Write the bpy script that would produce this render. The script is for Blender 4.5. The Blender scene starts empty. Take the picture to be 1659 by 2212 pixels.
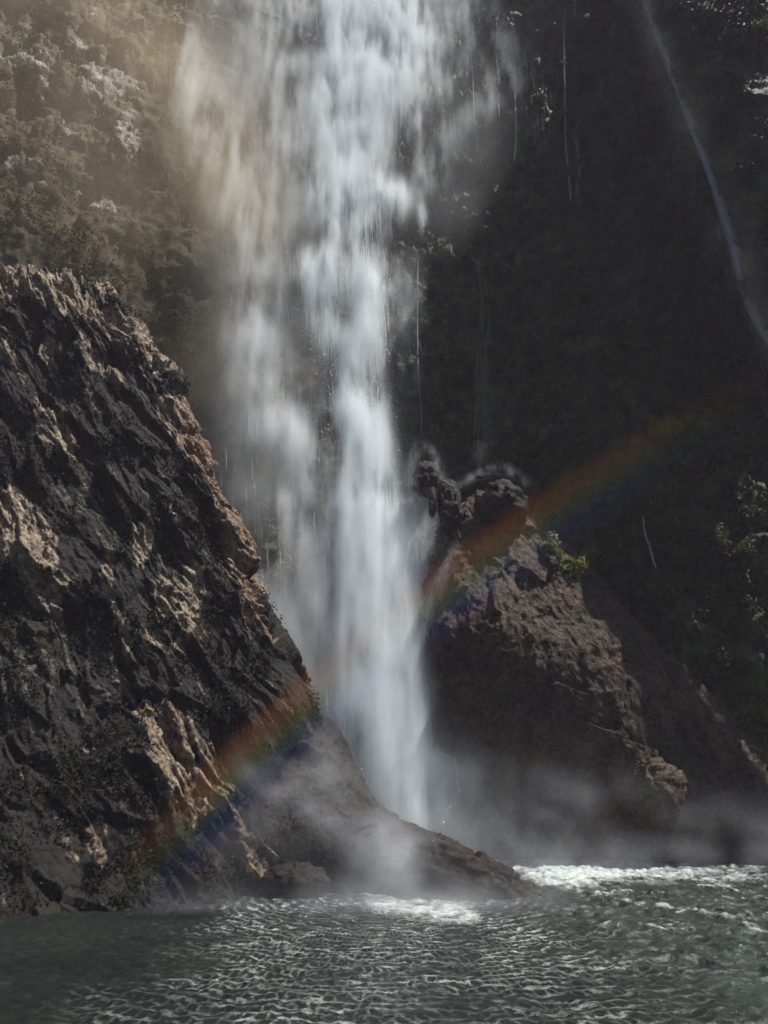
import bpy, math, time
import numpy as np
T0 = time.time()
sc = bpy.context.scene
COL = sc.collection

# ------------------------------------------------------------------ camera, sky, sun, exposure
FPX, CX, CY = 1600.0, 829.5, 1106.0          # focal length and centre, for a 1659 x 2212 picture
PITCH, CAMZ = math.radians(20.05), 9.0
cam = bpy.data.cameras.new('camera')
camo = bpy.data.objects.new('camera', cam)
COL.objects.link(camo)
sc.camera = camo
cam.sensor_fit = 'VERTICAL'
cam.angle_y = 2 * math.atan(CY / FPX)
cam.clip_end = 3000
camo.location = (0, 0, CAMZ)
camo.rotation_euler = (math.pi / 2 + PITCH, 0, 0)

SUN = np.array([0.42, -0.13, 0.89]); SUN /= np.linalg.norm(SUN)
ELEV = math.asin(SUN[2])
AZ = math.atan2(SUN[0], SUN[1])               # clockwise from +Y
world = bpy.data.worlds.new('World')
sc.world = world
world.use_nodes = True
wn = world.node_tree
sky = wn.nodes.new('ShaderNodeTexSky')
sky.sky_type = 'NISHITA'
sky.sun_disc = False
sky.sun_elevation = ELEV
sky.sun_rotation = AZ
wn.links.new(sky.outputs[0], wn.nodes['Background'].inputs[0])
wn.nodes['Background'].inputs[1].default_value = 0.058
sl = bpy.data.lights.new('sun', 'SUN')
sl.energy = 5.0
sl.angle = math.radians(0.5)
sl.color = (1.0, 0.965, 0.92)
slo = bpy.data.objects.new('sun', sl)
COL.objects.link(slo)
from mathutils import Vector
slo.rotation_euler = Vector(SUN).to_track_quat('Z', 'Y').to_euler()
slo.location = (60, -40, 250)
sc.view_settings.view_transform = 'Standard'
sc.view_settings.look = 'None'
sc.view_settings.gamma = 1
sc.view_settings.exposure = 0.45
sc.view_settings.use_curve_mapping = False
cy = sc.cycles
cy.use_denoising = True
cy.max_bounces = 12
cy.diffuse_bounces = 2
cy.glossy_bounces = 2
cy.transmission_bounces = 2
cy.volume_bounces = 10
cy.volume_step_rate = 7.0
cy.use_adaptive_sampling = True
cy.adaptive_threshold = 0.03
cy.transparent_max_bounces = 8
cy.caustics_reflective = False
cy.caustics_refractive = False

# ------------------------------------------------------------------ helpers
CP, SP = math.cos(PITCH), math.sin(PITCH)
def P(px, py, Y):
    """a point of the place, from its bearing in the picture and its distance Y ahead"""
    x = (px - CX) / FPX; z = (CY - py) / FPX
    k = Y / (CP - SP * z)
    return np.array([x * k, Y, CAMZ + (SP + CP * z) * k])
def proj(p):
    p = np.asarray(p)
    y = p[..., 1]; z = p[..., 2] - CAMZ
    d = CP * y + SP * z
    return CX + FPX * p[..., 0] / d, CY - FPX * (-SP * y + CP * z) / d
def water_Y(py):
    a = math.atan((py - CY) / FPX) - PITCH
    return CAMZ / math.tan(a)

def hsh(i, j, k, seed):
    h = (i * 374761393 + j * 668265263 + k * 2147483647 + seed * 974634777) & 0xFFFFFFFF
    h = ((h ^ (h >> 13)) * 1274126177) & 0xFFFFFFFF
    return (h ^ (h >> 16)) & 0xFFFFFFFF
def pn(p, seed=0):
    """gradient noise, about -1..1"""
    p = np.asarray(p, np.float64)
    i = np.floor(p).astype(np.int64); f = p - i
    u = f * f * f * (f * (f * 6 - 15) + 10)
    out = 0
    for a in (0, 1):
        wa = u[..., 0] if a else 1 - u[..., 0]
        for b in (0, 1):
            wb = u[..., 1] if b else 1 - u[..., 1]
            for c in (0, 1):
                wc = u[..., 2] if c else 1 - u[..., 2]
                h = hsh(i[..., 0] + a, i[..., 1] + b, i[..., 2] + c, seed)
                gx = (h & 1023) / 511.5 - 1; gy = ((h >> 10) & 1023) / 511.5 - 1; gz = ((h >> 20) & 1023) / 511.5 - 1
                out = out + wa * wb * wc * (gx * (f[..., 0] - a) + gy * (f[..., 1] - b) + gz * (f[..., 2] - c))
    return out * 1.6
def fbm(p, octs=5, gain=.5, seed=0, ridged=False):
    o = 0; a = 1.0; s = 0
    for k in range(octs):
        v = pn(p * 2.03 ** k + 17.3 * k, seed + k)
        if ridged: v = 1 - 2 * np.abs(v)
        o = o + a * v; s += a; a *= gain
    return o / s
def facet(p, seed=0, tilt=1.0):
    """blocky relief: every cell of a jittered lattice is a tilted plane"""
    p = np.asarray(p, np.float64)
    b = np.floor(p).astype(np.int64)
    best = np.full(p.shape[:-1], 1e9); val = np.zeros(p.shape[:-1])
    for a in (-1, 0, 1):
        for c in (-1, 0, 1):
            for d in (-1, 0, 1):
                i, j, k = b[..., 0] + a, b[..., 1] + c, b[..., 2] + d
                h = hsh(i, j, k, seed); g = hsh(i, j, k, seed + 91)
                dx = p[..., 0] - (i + .15 + .7 * (h & 1023) / 1023)
                dy = p[..., 1] - (j + .15 + .7 * ((h >> 10) & 1023) / 1023)
                dz = p[..., 2] - (k + .15 + .7 * ((h >> 20) & 1023) / 1023)
                r = dx * dx + dy * dy + dz * dz
                v = tilt * (dx * ((g & 1023) / 511.5 - 1) + dy * (((g >> 10) & 1023) / 511.5 - 1) + dz * (((g >> 20) & 1023) / 511.5 - 1)) + ((g >> 5) & 1023) / 1023 - .5
                m = r < best
                best = np.where(m, r, best); val = np.where(m, v, val)
    return val
def sstep(a, b, x):
    t = np.clip((x - a) / (b - a), 0, 1)
    return t * t * (3 - 2 * t)
def spline(c, n, axis=0, uniform=True):
    """Catmull-Rom through the control points along an axis"""
    c = np.moveaxis(np.asarray(c, float), axis, 0)
    m = c.shape[0]
    t = np.linspace(0, m - 1 - 1e-9, n); i = t.astype(int); f = (t - i).reshape((-1,) + (1,) * (c.ndim - 1))
    g = lambda k: c[np.clip(k, 0, m - 1)]
    p0 = np.where((i == 0).reshape(f.shape), 2 * c[0] - c[1], g(i - 1))
    p3 = np.where((i + 2 > m - 1).reshape(f.shape), 2 * c[m - 1] - c[m - 2], g(i + 2))
    p1, p2 = g(i), g(i + 1)
    r = .5 * (2 * p1 + (p2 - p0) * f + (2 * p0 - 5 * p1 + 4 * p2 - p3) * f * f + (3 * p1 - p0 - 3 * p2 + p3) * f ** 3)
    return np.moveaxis(r, 0, axis)
def patch(ctrl, nu, nv):
    c = np.array([[P(*q) for q in row] for row in ctrl])
    return spline(spline(c, nu, 0), nv, 1)
def normals(G):
    du = np.gradient(G, axis=0); dv = np.gradient(G, axis=1)
    n = np.cross(du, dv)
    return n / (np.linalg.norm(n, axis=-1, keepdims=True) + 1e-9)
def towards_cam(G, n):
    s = np.sign(np.sum(n * (np.array([0, 0, CAMZ]) - G), -1).mean())
    return n * (s if s else 1)

def put(o, label=None, cat=None, group=None, kind=None, parent=None):
    COL.objects.link(o)
    if label: o['label'] = label
    if cat: o['category'] = cat
    if group: o['group'] = group
    if kind: o['kind'] = kind
    if parent: o.parent = parent
    return o
def mesh_arrays(name, V, quads, mat, attrs=None, tris=None, smooth=True):
    me = bpy.data.meshes.new(name)
    me.vertices.add(len(V)); me.vertices.foreach_set('co', np.ascontiguousarray(V, np.float32).ravel())
    loops = []; starts = []; totals = []; n = 0
    for F in (quads, tris):
        if F is None or not len(F): continue
        F = np.asarray(F, np.int32); k = F.shape[1]
        loops.append(F.ravel()); starts.append(n + np.arange(len(F)) * k); totals.append(np.full(len(F), k)); n += F.size
    loops = np.concatenate(loops); starts = np.concatenate(starts)
    me.loops.add(n); me.loops.foreach_set('vertex_index', loops.astype(np.int32))
    me.polygons.add(len(starts)); me.polygons.foreach_set('loop_start', starts.astype(np.int32))
    if smooth: me.polygons.foreach_set('use_smooth', np.ones(len(starts), bool))
    for k, v in (attrs or {}).items():
        a = me.attributes.new(k, 'FLOAT', 'POINT'); a.data.foreach_set('value', np.ascontiguousarray(v, np.float32).ravel())
    me.update(calc_edges=True); me.validate()
    if mat: me.materials.append(mat)
    return bpy.data.objects.new(name, me)
def grid_faces(nu, nv, wrap=False):
    i = np.arange(nu - 1)[:, None]; j = np.arange(nv if wrap else nv - 1)[None, :]
    j1 = (j + 1) % nv
    return np.stack([i * nv + j, i * nv + j1, (i + 1) * nv + j1, (i + 1) * nv + j], -1).reshape(-1, 4)
def grid_obj(name, G, mat, attrs=None, smooth=False):
    nu, nv = G.shape[:2]
    n = normals(G); f = grid_faces(nu, nv)
    s = np.sum(n * (np.array([0, 0, CAMZ]) - G), -1).mean()
    if s > 0: pass
    else: f = f[:, ::-1]
    return mesh_arrays(name, G.reshape(-1, 3), f, mat, attrs, None, smooth)

# picture-shaped masks, only used to decide where bare rock, plants and spray are
MW, MH = 830, 1106
def poly_mask(polys, blur=0.0, vals=None):
    M = np.zeros((MH, MW), np.float32)
    for n, pl in enumerate(polys):
        p = np.asarray(pl, float) / 2.0
        x0, y0 = np.maximum(np.floor(p.min(0)).astype(int), 0); x1, y1 = np.ceil(p.max(0)).astype(int) + 1
        x1 = min(x1, MW); y1 = min(y1, MH)
        if x1 <= x0 or y1 <= y0: continue
        X, Y = np.meshgrid(np.arange(x0, x1) + .5, np.arange(y0, y1) + .5)
        ins = np.zeros(X.shape, bool)
        q = np.roll(p, -1, 0)
        for (ax, ay), (bx, by) in zip(p, q):
            if ay == by: continue
            c = ((ay > Y) != (by > Y)) & (X < (bx - ax) * (Y - ay) / (by - ay) + ax)
            ins ^= c
        v = 1.0 if vals is None else vals[n]
        M[y0:y1, x0:x1] = np.maximum(M[y0:y1, x0:x1], ins * v)
    return gblur(M, blur) if blur else M
def gblur(M, s):
    r = int(3 * s) + 1
    k = np.exp(-.5 * (np.arange(-r, r + 1) / s) ** 2); k /= k.sum()
    for ax in (0, 1):
        pad = [(0, 0), (0, 0)]; pad[ax] = (r, r)
        Q = np.pad(M, pad, mode='edge'); out = np.zeros_like(M)
        for i, w in enumerate(k):
            out += w * (Q[i:i + M.shape[0], :] if ax == 0 else Q[:, i:i + M.shape[1]])
        M = out
    return M
WK = 1.0
def line_mask(lines):
    """soft strokes: (points, width, value)"""
    M = np.zeros((MH, MW), np.float32)
    Y, X = np.mgrid[0:MH, 0:MW].astype(np.float32)
    for pts, w, v in lines:
        w0, w1 = (w if isinstance(w, tuple) else (w, w))
        p = np.asarray(pts, float) / 2
        n = len(p) - 1
        for i in range(n):
            a, b = p[i], p[i + 1]; ww = max(w0, w1) * 1.6
            x0 = max(int(min(a[0], b[0]) - ww), 0); x1 = min(int(max(a[0], b[0]) + ww) + 1, MW)
            y0 = max(int(min(a[1], b[1]) - ww), 0); y1 = min(int(max(a[1], b[1]) + ww) + 1, MH)
            if x1 <= x0 or y1 <= y0: continue
            x = X[y0:y1, x0:x1]; y = Y[y0:y1, x0:x1]
            d = b - a; t = np.clip(((x - a[0]) * d[0] + (y - a[1]) * d[1]) / (d @ d + 1e-9), 0, 1)
            r = np.hypot(x - a[0] - t * d[0], y - a[1] - t * d[1])
            wl = (w0 + (w1 - w0) * (i + t) / n) / 4 * WK
            M[y0:y1, x0:x1] = np.maximum(M[y0:y1, x0:x1], v * np.exp(-(r / wl) ** 2))
    return M
def look(M, px, py):
    """bilinear value of a mask at picture positions"""
    x = np.clip(px / 2 - .5, 0, MW - 1.001); y = np.clip(py / 2 - .5, 0, MH - 1.001)
    i = x.astype(int); j = y.astype(int); f = x - i; g = y - j
    return (M[j, i] * (1 - f) + M[j, i + 1] * f) * (1 - g) + (M[j + 1, i] * (1 - f) + M[j + 1, i + 1] * f) * g

# ------------------------------------------------------------------ materials
def mat_new(name):
    m = bpy.data.materials.new(name); m.use_nodes = True
    nt = m.node_tree
    return m, nt, nt.nodes['Principled BSDF']
class NB:
    def __init__(s, nt): s.nt = nt
    def n(s, t, **kw):
        o = s.nt.nodes.new(t)
        for k, v in kw.items():
            if k.startswith('_'): setattr(o, k[1:], v)
        return o
    def link(s, a, b): s.nt.links.new(a, b)
    def noise(s, scale, detail=6, rough=.6, vec=None, dist=0):
        o = s.n('ShaderNodeTexNoise'); o.inputs['Scale'].default_value = scale; o.inputs['Detail'].default_value = detail
        o.inputs['Roughness'].default_value = rough; o.inputs['Distortion'].default_value = dist
        if vec: s.link(vec, o.inputs['Vector'])
        return o.outputs['Fac']
    def ramp(s, fac, stops):
        o = s.n('ShaderNodeValToRGB'); s.link(fac, o.inputs[0])
        e = o.color_ramp.elements
        while len(e) < len(stops): e.new(.5)
        for k, (p, c) in enumerate(stops):
            e[k].position = p; e[k].color = (c if len(c) == 4 else (*c, 1)) if hasattr(c, '__len__') else (c, c, c, 1)
        return o.outputs[0]
    def mix(s, fac, a, b):
        o = s.n('ShaderNodeMix'); o.data_type = 'RGBA'
        for v, k in ((fac, 0), (a, 6), (b, 7)):
            if hasattr(v, 'is_linked'): s.link(v, o.inputs[k])
            elif k == 0: o.inputs[0].default_value = v
            else: o.inputs[k].default_value = (*v, 1)
        return o.outputs[2]
    def math(s, op, a, b=0.0, clamp=False):
        o = s.n('ShaderNodeMath'); o.operation = op; o.use_clamp = clamp
        for k, v in enumerate((a, b)):
            if hasattr(v, 'is_linked'): s.link(v, o.inputs[k])
            else: o.inputs[k].default_value = v
        return o.outputs[0]
    def attr(s, name):
        o = s.n('ShaderNodeAttribute'); o.attribute_name = name
        return o.outputs['Fac']
    def coord(s, scale=(1, 1, 1)):
        t = s.n('ShaderNodeTexCoord'); m = s.n('ShaderNodeMapping'); m.inputs['Scale'].default_value = scale
        s.link(t.outputs['Object'], m.inputs['Vector'])
        return m.outputs[0]

def cliff_mat(name, rock_a, rock_b, veg_a, veg_b, rust=(.24, .125, .065), bump=.8, wet=(.75, .25)):
    m, nt, b = mat_new(name); N = NB(nt)
    c = N.coord()
    bare = N.attr('bare')
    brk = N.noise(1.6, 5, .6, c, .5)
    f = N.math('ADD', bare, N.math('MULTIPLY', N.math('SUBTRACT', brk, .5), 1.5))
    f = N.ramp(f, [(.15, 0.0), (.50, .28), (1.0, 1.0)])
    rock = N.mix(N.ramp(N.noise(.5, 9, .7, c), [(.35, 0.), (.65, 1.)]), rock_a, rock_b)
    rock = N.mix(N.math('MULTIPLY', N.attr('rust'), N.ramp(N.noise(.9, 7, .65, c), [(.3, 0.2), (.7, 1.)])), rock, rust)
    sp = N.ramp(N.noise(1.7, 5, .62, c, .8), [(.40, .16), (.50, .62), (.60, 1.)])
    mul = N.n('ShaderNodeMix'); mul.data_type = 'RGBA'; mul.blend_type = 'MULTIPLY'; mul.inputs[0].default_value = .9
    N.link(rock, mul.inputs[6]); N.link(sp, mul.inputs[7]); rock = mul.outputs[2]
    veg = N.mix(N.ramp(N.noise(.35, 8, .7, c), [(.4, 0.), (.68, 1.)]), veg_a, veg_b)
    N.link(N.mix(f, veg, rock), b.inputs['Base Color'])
    b.inputs['Roughness'].default_value = wet[0]
    b.inputs['Specular IOR Level'].default_value = wet[1]
    bp = N.n('ShaderNodeBump'); bp.inputs['Strength'].default_value = bump; bp.inputs['Distance'].default_value = .6
    N.link(N.noise(1.9, 6, .62, c, .5), bp.inputs['Height']); N.link(bp.outputs[0], b.inputs['Normal'])
    return m
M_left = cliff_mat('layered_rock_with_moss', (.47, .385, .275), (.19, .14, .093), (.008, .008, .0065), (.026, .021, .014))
M_back = cliff_mat('far_rock_with_moss', (.55, .54, .50), (.30, .26, .21), (.046, .040, .020), (.13, .105, .042))
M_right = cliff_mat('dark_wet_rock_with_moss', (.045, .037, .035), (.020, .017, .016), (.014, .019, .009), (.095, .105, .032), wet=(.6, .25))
M_mound = cliff_mat('brown_wet_rock', (.115, .086, .056), (.045, .034, .025), (.02, .022, .012), (.045, .05, .018))
M_spur = cliff_mat('smooth_wet_rock', (.046, .037, .030), (.024, .020, .017), (.02, .018, .014), (.03, .027, .02), bump=.5, wet=(.62, .12))

def water_white(name, col=(.80, .86, .90), trans=.35):
    m, nt, b = mat_new(name); N = NB(nt)
    nt.nodes.remove(b)
    d = N.n('ShaderNodeBsdfDiffuse'); d.inputs[0].default_value = (*col, 1)
    t = N.n('ShaderNodeBsdfTranslucent'); t.inputs[0].default_value = (*col, 1)
    x = N.n('ShaderNodeMixShader'); x.inputs[0].default_value = trans
    N.link(d.outputs[0], x.inputs[1]); N.link(t.outputs[0], x.inputs[2])
    N.link(x.outputs[0], nt.nodes['Material Output'].inputs[0])
    return m
M_fall = water_white('falling_white_water')
M_thin = water_white('thin_falling_water', (.62, .67, .70))

def vol_mat(name, col=(1, 1, 1), aniso=0.0, mul=1.0):
    m = bpy.data.materials.new(name); m.use_nodes = True; nt = m.node_tree; nt.nodes.clear()
    v = nt.nodes.new('ShaderNodeVolumePrincipled'); o = nt.nodes.new('ShaderNodeOutputMaterial')
    v.inputs['Color'].default_value = (*col, 1); v.inputs['Anisotropy'].default_value = aniso; v.inputs['Density'].default_value = mul
    nt.links.new(v.outputs[0], o.inputs['Volume'])
    return m

# ------------------------------------------------------------------ bare rock, from the photograph
def z3(*q): return [(a * .4, b * .4 + 564) for a, b in q]
def z4(*q): return [(a * .5, b * .5 + 1194.5) for a, b in q]
def z1(*q): return [(a * .5, b * .5) for a, b in q]
ROCK_LEFT = [
 z3((-20,70),(230,85),(330,130),(460,180),(620,280),(740,380),(850,480),(960,600),(1010,690),(980,720),(900,640),(800,590),(720,500),(620,470),(540,390),(450,330),(370,280),(360,330),(290,330),(230,260),(150,200),(60,170),(-20,150)),
 z3((240,60),(330,-10),(400,60),(440,150),(330,130),(250,90)), z3((490,90),(560,70),(640,130),(700,200),(690,240),(600,200),(520,170)),
 z3((400,420),(540,480),(560,570),(640,620),(680,690),(640,690),(560,650),(480,590),(420,530)),
 z3((210,420),(290,420),(310,500),(340,590),(440,660),(430,690),(350,640),(290,550),(220,490)),
 z3((-20,400),(60,450),(160,520),(130,530),(70,500),(90,600),(140,680),(110,680),(60,560),(-20,480)),
 z3((150,710),(230,740),(300,800),(370,870),(400,950),(450,1060),(470,1100),(400,1060),(300,1000),(200,950),(110,970),(120,900),(220,910),(310,910),(270,860),(190,820)),
 z3((580,880),(630,850),(640,920),(625,980),(590,930)),
 z3((760,700),(850,740),(930,760),(1000,690),(1070,830),(1150,960),(1220,1120),(1240,1250),(1270,1400),(1340,1480),(1360,1659),(1240,1659),(1200,1560),(1160,1400),(1140,1250),(1090,1170),(980,1070),(1010,1040),(920,970),(890,920),(840,830)),
 z3((450,680),(540,800),(550,830),(500,800)), z3((-20,1240),(130,1200),(150,1280),(220,1360),(310,1480),(310,1670),(-20,1670)),
 z3((700,1430),(790,1390),(830,1450),(820,1560),(770,1659),(730,1560),(690,1500)), z3((890,1360),(980,1420),(980,1460),(920,1440)), z3((720,1200),(850,1280),(830,1300),(760,1260)),
 z3((620,160),(700,190),(700,250),(640,230)),
 z4((-20,0),(240,0),(240,80),(320,130),(270,200),(300,360),(260,330),(200,240),(140,200),(70,90),(-20,40)),
 z4((680,100),(770,110),(770,170),(720,300),(690,240),(650,190)), z4((800,60),(870,40),(890,170),(850,250),(820,340),(790,430),(730,440),(720,400),(770,330),(770,240)),
 z4((420,0),(480,0),(500,140),(510,260),(560,330),(580,500),(540,480),(500,300),(460,210)), z4((150,390),(230,450),(190,450)),
 z4((960,0),(1060,0),(1080,140),(1120,280),(1190,390),(1150,385),(1100,330),(1040,230),(1015,130)),
]
ROCK_DIM = [
 z4((560,650),(700,630),(830,740),(830,860),(930,800),(930,1000),(1030,1000),(960,1080),(870,1190),(830,1200),(780,1100),(690,1100),(650,1030),(610,930),(640,820),(590,790)),
 z4((370,1200),(430,1120),(470,1200),(440,1280),(480,1400),(420,1400),(380,1270)), z4((290,1270),(330,1260),(350,1340),(310,1340)),
 z4((940,1080),(1010,1200),(1040,1330),(1060,1440),(1180,1400),(1170,1330),(1130,1300),(1060,1200),(1000,1100)),
 z4((560,230),(600,330),(640,330),(700,430),(660,430),(590,370)), z4((470,380),(560,560),(600,640),(500,560)), z4((340,820),(400,840),(390,880)), z4((60,950),(120,980),(100,1010)), z4((180,580),(240,590),(230,620)),
]
ROCK_BACK = [
 z1((-20,250),(110,240),(230,260),(220,350),(190,450),(150,400),(180,330),(110,290),(30,280)),
 z1((300,190),(380,180),(370,260),(400,280),(430,250),(530,330),(620,400),(540,400),(500,440),(350,440),(340,400),(380,350),(350,310),(320,200)),
 z1((260,470),(280,580),(330,590),(310,640),(260,640)), z1((-20,720),(90,690),(130,720),(240,700),(150,740),(-20,740)), z1((390,560),(470,560),(440,580)),
 z1((490,600),(520,520),(580,500),(600,720),(550,720),(500,640)), z1((460,800),(500,870),(580,830),(500,930),(440,890),(370,890)), z1((310,800),(340,800),(330,840)),
 z1((880,660),(940,660),(930,700)), z1((810,980),(850,980),(850,1030)), z1((60,110),(100,110),(130,180),(110,170)), z1((380,50),(420,10),(420,70)), z1((570,200),(630,200),(630,215)), z1((620,300),(700,350),(640,310)),
 z1((140,780),(200,770),(190,800)), z1((520,280),(560,300),(540,310)),
]
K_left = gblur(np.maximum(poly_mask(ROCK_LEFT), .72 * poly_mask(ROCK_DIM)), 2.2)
K_back = poly_mask(ROCK_BACK, 2.0)
K_wide = gblur(K_left, 9)
SURF = {}

def remember(name, G): SURF[name] = (G.reshape(-1, 3), *[a.ravel() for a in proj(G)])
def on_surface(name, px, py, off=0.4):
    V, X, Y = SURF[name]
    r2 = (X - px) ** 2 + (Y - py) ** 2
    k = np.where(r2 <= max(r2.min() * 1.5, 36.0))[0]
    v = V[k[np.argmin(V[k, 1])]]                      # the visible side, not the back of a fold
    d = np.array([0, 0, CAMZ]) - v
    return v + off * d / np.linalg.norm(d)

# ------------------------------------------------------------------ left cliff
def left_cliff():
    sil = [(235,632,86),(345,800,84.5),(432,970,83),(500,1130,81),(550,1290,79.5),(612,1430,78),(640,1560,76.5),(590,1760,74),(560,1935,70)]
    topl = [598, 780, 960, 1130, 1310, 1470, 1620, 1800, 2020]
    ly = [76, 74, 71.5, 69.5, 67, 64.5, 62, 59, 53.5]
    rows = []
    for (px, py, Y), tp, yl in zip(sil, topl, ly):
        r = [(px - 110, py + 10, Y + 22), (px - 22, py, Y + 5), (px, py, Y)]
        for k, f in enumerate((.12, .3, .55, .8, 1.0)):
            x = px + (-260 - px) * f
            y = py + (tp - py) * min(1, f * 1.2)
            r.append((x, y, Y + (yl - Y) * f ** .75))
        rows.append(r)
    top = [(x, y + 12, Y + 16) for x, y, Y in rows[0]]
    bot = [(x, y + 90, Y - 1) for x, y, Y in rows[-1]]
    G = patch([top] + rows + [bot], 640, 460)
    px, py = proj(G)
    n = towards_cam(G, normals(G))
    wob = np.stack([pn(G / 3.0, 3), pn(G / 3.0, 4)], -1) * 9 + np.stack([pn(G / .9, 5), pn(G / .9, 6)], -1) * 4
    kb = look(K_left, px + wob[..., 0], py + wob[..., 1])
    dr = np.array([[.62, .15, .9], [0, 1, 0], [-.9, 0, .62]])          # axes along / across the dip of the strata
    Gd = np.stack([(G * np.array([.56, .0, -.83])).sum(-1), G[..., 1], (G * np.array([.83, 0, .56])).sum(-1)], -1)
    kn = fbm(Gd / np.array([7.5, 2.0, 1.1]), 6, .60, 45)
    kf = fbm(Gd / np.array([4.0, 1.0, .65]), 5, .60, 46)
    kw = look(K_wide, px + wob[..., 0], py + wob[..., 1])
    def saw(q, sharp=.14):
        fr = q - np.floor(q)
        return np.where(fr < sharp, fr / sharp, (1 - fr) / (1 - sharp)) - .5
    q = Gd[..., 2] + 1.6 * pn(G / 7.0, 11) + .6 * fbm(G / 2.4, 4, .55, 12)
    bed = .6 * saw(q / 1.7 + .3) + .5 * saw(q / .62 + .6)
    bare = sstep(.22, .72, .75 * kb + .45 * kw + .40 * bed + 1.0 * kn + .35 * kf - .03)
    bare = np.clip(np.maximum(bare, .55 * sstep(.15, .6, kf + .6 * bed + .5 * pn(G / 7, 47)) * sstep(1900, 1500, py)), 0, 1)
    # dipping strata: ribs run down to the right, their undersides face lower left
    U = np.broadcast_to(np.linspace(0, 1, G.shape[1])[None, :], px.shape)
    m1 = sstep(-.35, .35, pn(G / 6., 14)); m2 = sstep(-.35, .35, pn(G / 2.5, 15)); m3 = sstep(-.3, .3, pn(G / 1.3, 17))
    kk = .45 + .55 * sstep(.02, .4, kw)
    d = 2.4 * fbm(G / 16, 4, .5, 20) + 1.3 * m1 * saw(q / 4.3) + .75 * m2 * saw(q / 1.7 + .3) * kk + .34 * m3 * saw(q / .62 + .6) * kk
    d += 1.0 * facet(Gd / np.array([13.0, 6.0, 5.0]), 29) + .8 * facet(Gd / np.array([7.0, 2.8, 2.6]), 30) + .48 * facet(Gd / np.array([3.6, 1.2, 1.1]), 31) * kk + .20 * facet(Gd / np.array([1.3, .5, .45]), 33) * kk
    d += .45 * fbm(Gd / np.array([5.5, 1.4, 1.1]), 6, .60, 41, True) * kk + .25 * kw
    edge = np.ones(px.shape); edge[:, :] *= sstep(0, .06, U)
    G2 = G + n * (d * (0.35 + .65 * edge))[..., None]
    rust = np.exp(-((px - 430 - (py - 960) * .38) / 45) ** 2) * sstep(860, 960, py) * .9 + .25 * sstep(.1, .6, pn(G / 9, 60))
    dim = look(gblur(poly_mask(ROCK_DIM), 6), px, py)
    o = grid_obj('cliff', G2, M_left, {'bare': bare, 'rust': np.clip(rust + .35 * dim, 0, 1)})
    put(o, 'dark craggy left-hand cliff with pale ribs of bare layered rock', None, None, 'structure')
    remember('left', G2)
    return G2, bare
G_left, bare_left = left_cliff()
print('left', time.time() - T0)

# ------------------------------------------------------------------ back cliff (upper left, behind the falls)
def back_cliff():
    cols = [-420, -150, 100, 330, 560, 780, 960]
    rowsY = {-420: [98, 98, 97, 96, 95, 94, 93, 92], -150: [106, 105, 104, 102, 100, 98, 96, 94], 100: [116, 114, 112, 109, 106, 102, 98, 95], 330: [127, 124, 120, 116, 111, 106, 102, 99],
             560: [134, 131, 127, 122, 117, 112, 107, 102], 780: [136, 133, 129, 125, 120, 114, 108, 103], 960: [134, 131, 127, 123, 118, 112, 106, 101]}
    pys = [-380, -120, 180, 500, 850, 1250, 1650, 1960]
    ctrl = [[(c, p, rowsY[c][k]) for c in cols] for k, p in enumerate(pys)]
    G = patch(ctrl, 520, 340)
    px, py = proj(G); n = towards_cam(G, normals(G))
    wob = np.stack([pn(G / 3.0, 73), pn(G / 3.0, 74)], -1) * 8 + np.stack([pn(G / .9, 75), pn(G / .9, 76)], -1) * 4
    kb = look(K_back, px + wob[..., 0], py + wob[..., 1]) * (py > -40)
    bare = sstep(.36, .6, kb + 1.9 * fbm(G / np.array([2.4, 2.4, 1.2]), 5, .65, 78) * (kb > .03))
    bare = np.maximum(bare, .5 * sstep(.05, .5, fbm(G / np.array([9, 9, 22]), 4, .5, 77)) * sstep(330, 480, px))
    d = 3.2 * fbm(G / 22, 4, .5, 80) + 2.0 * facet(G / 8.5, 81) + .5 * facet(G / 2.2, 82) + .25 * facet(G / .9, 83) * (.3 + bare) + .5 * sstep(.3, .7, bare) + .4 * fbm(G / 1.5, 4, .6, 84)
    d += 1.2 * fbm(G / np.array([3.5, 3.5, 30.]), 3, .5, 85)
    G2 = G + n * d[..., None]
    o = grid_obj('cliff', G2, M_back, {'bare': bare, 'rust': .3 * sstep(0, .5, pn(G / 8, 86))})
    put(o, 'tall mossy rock face with pale ledges behind the main fall', None, None, 'structure')
    remember('back', G2)
    return G2, bare
G_back, bare_back = back_cliff()
print('back', time.time() - T0)

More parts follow.
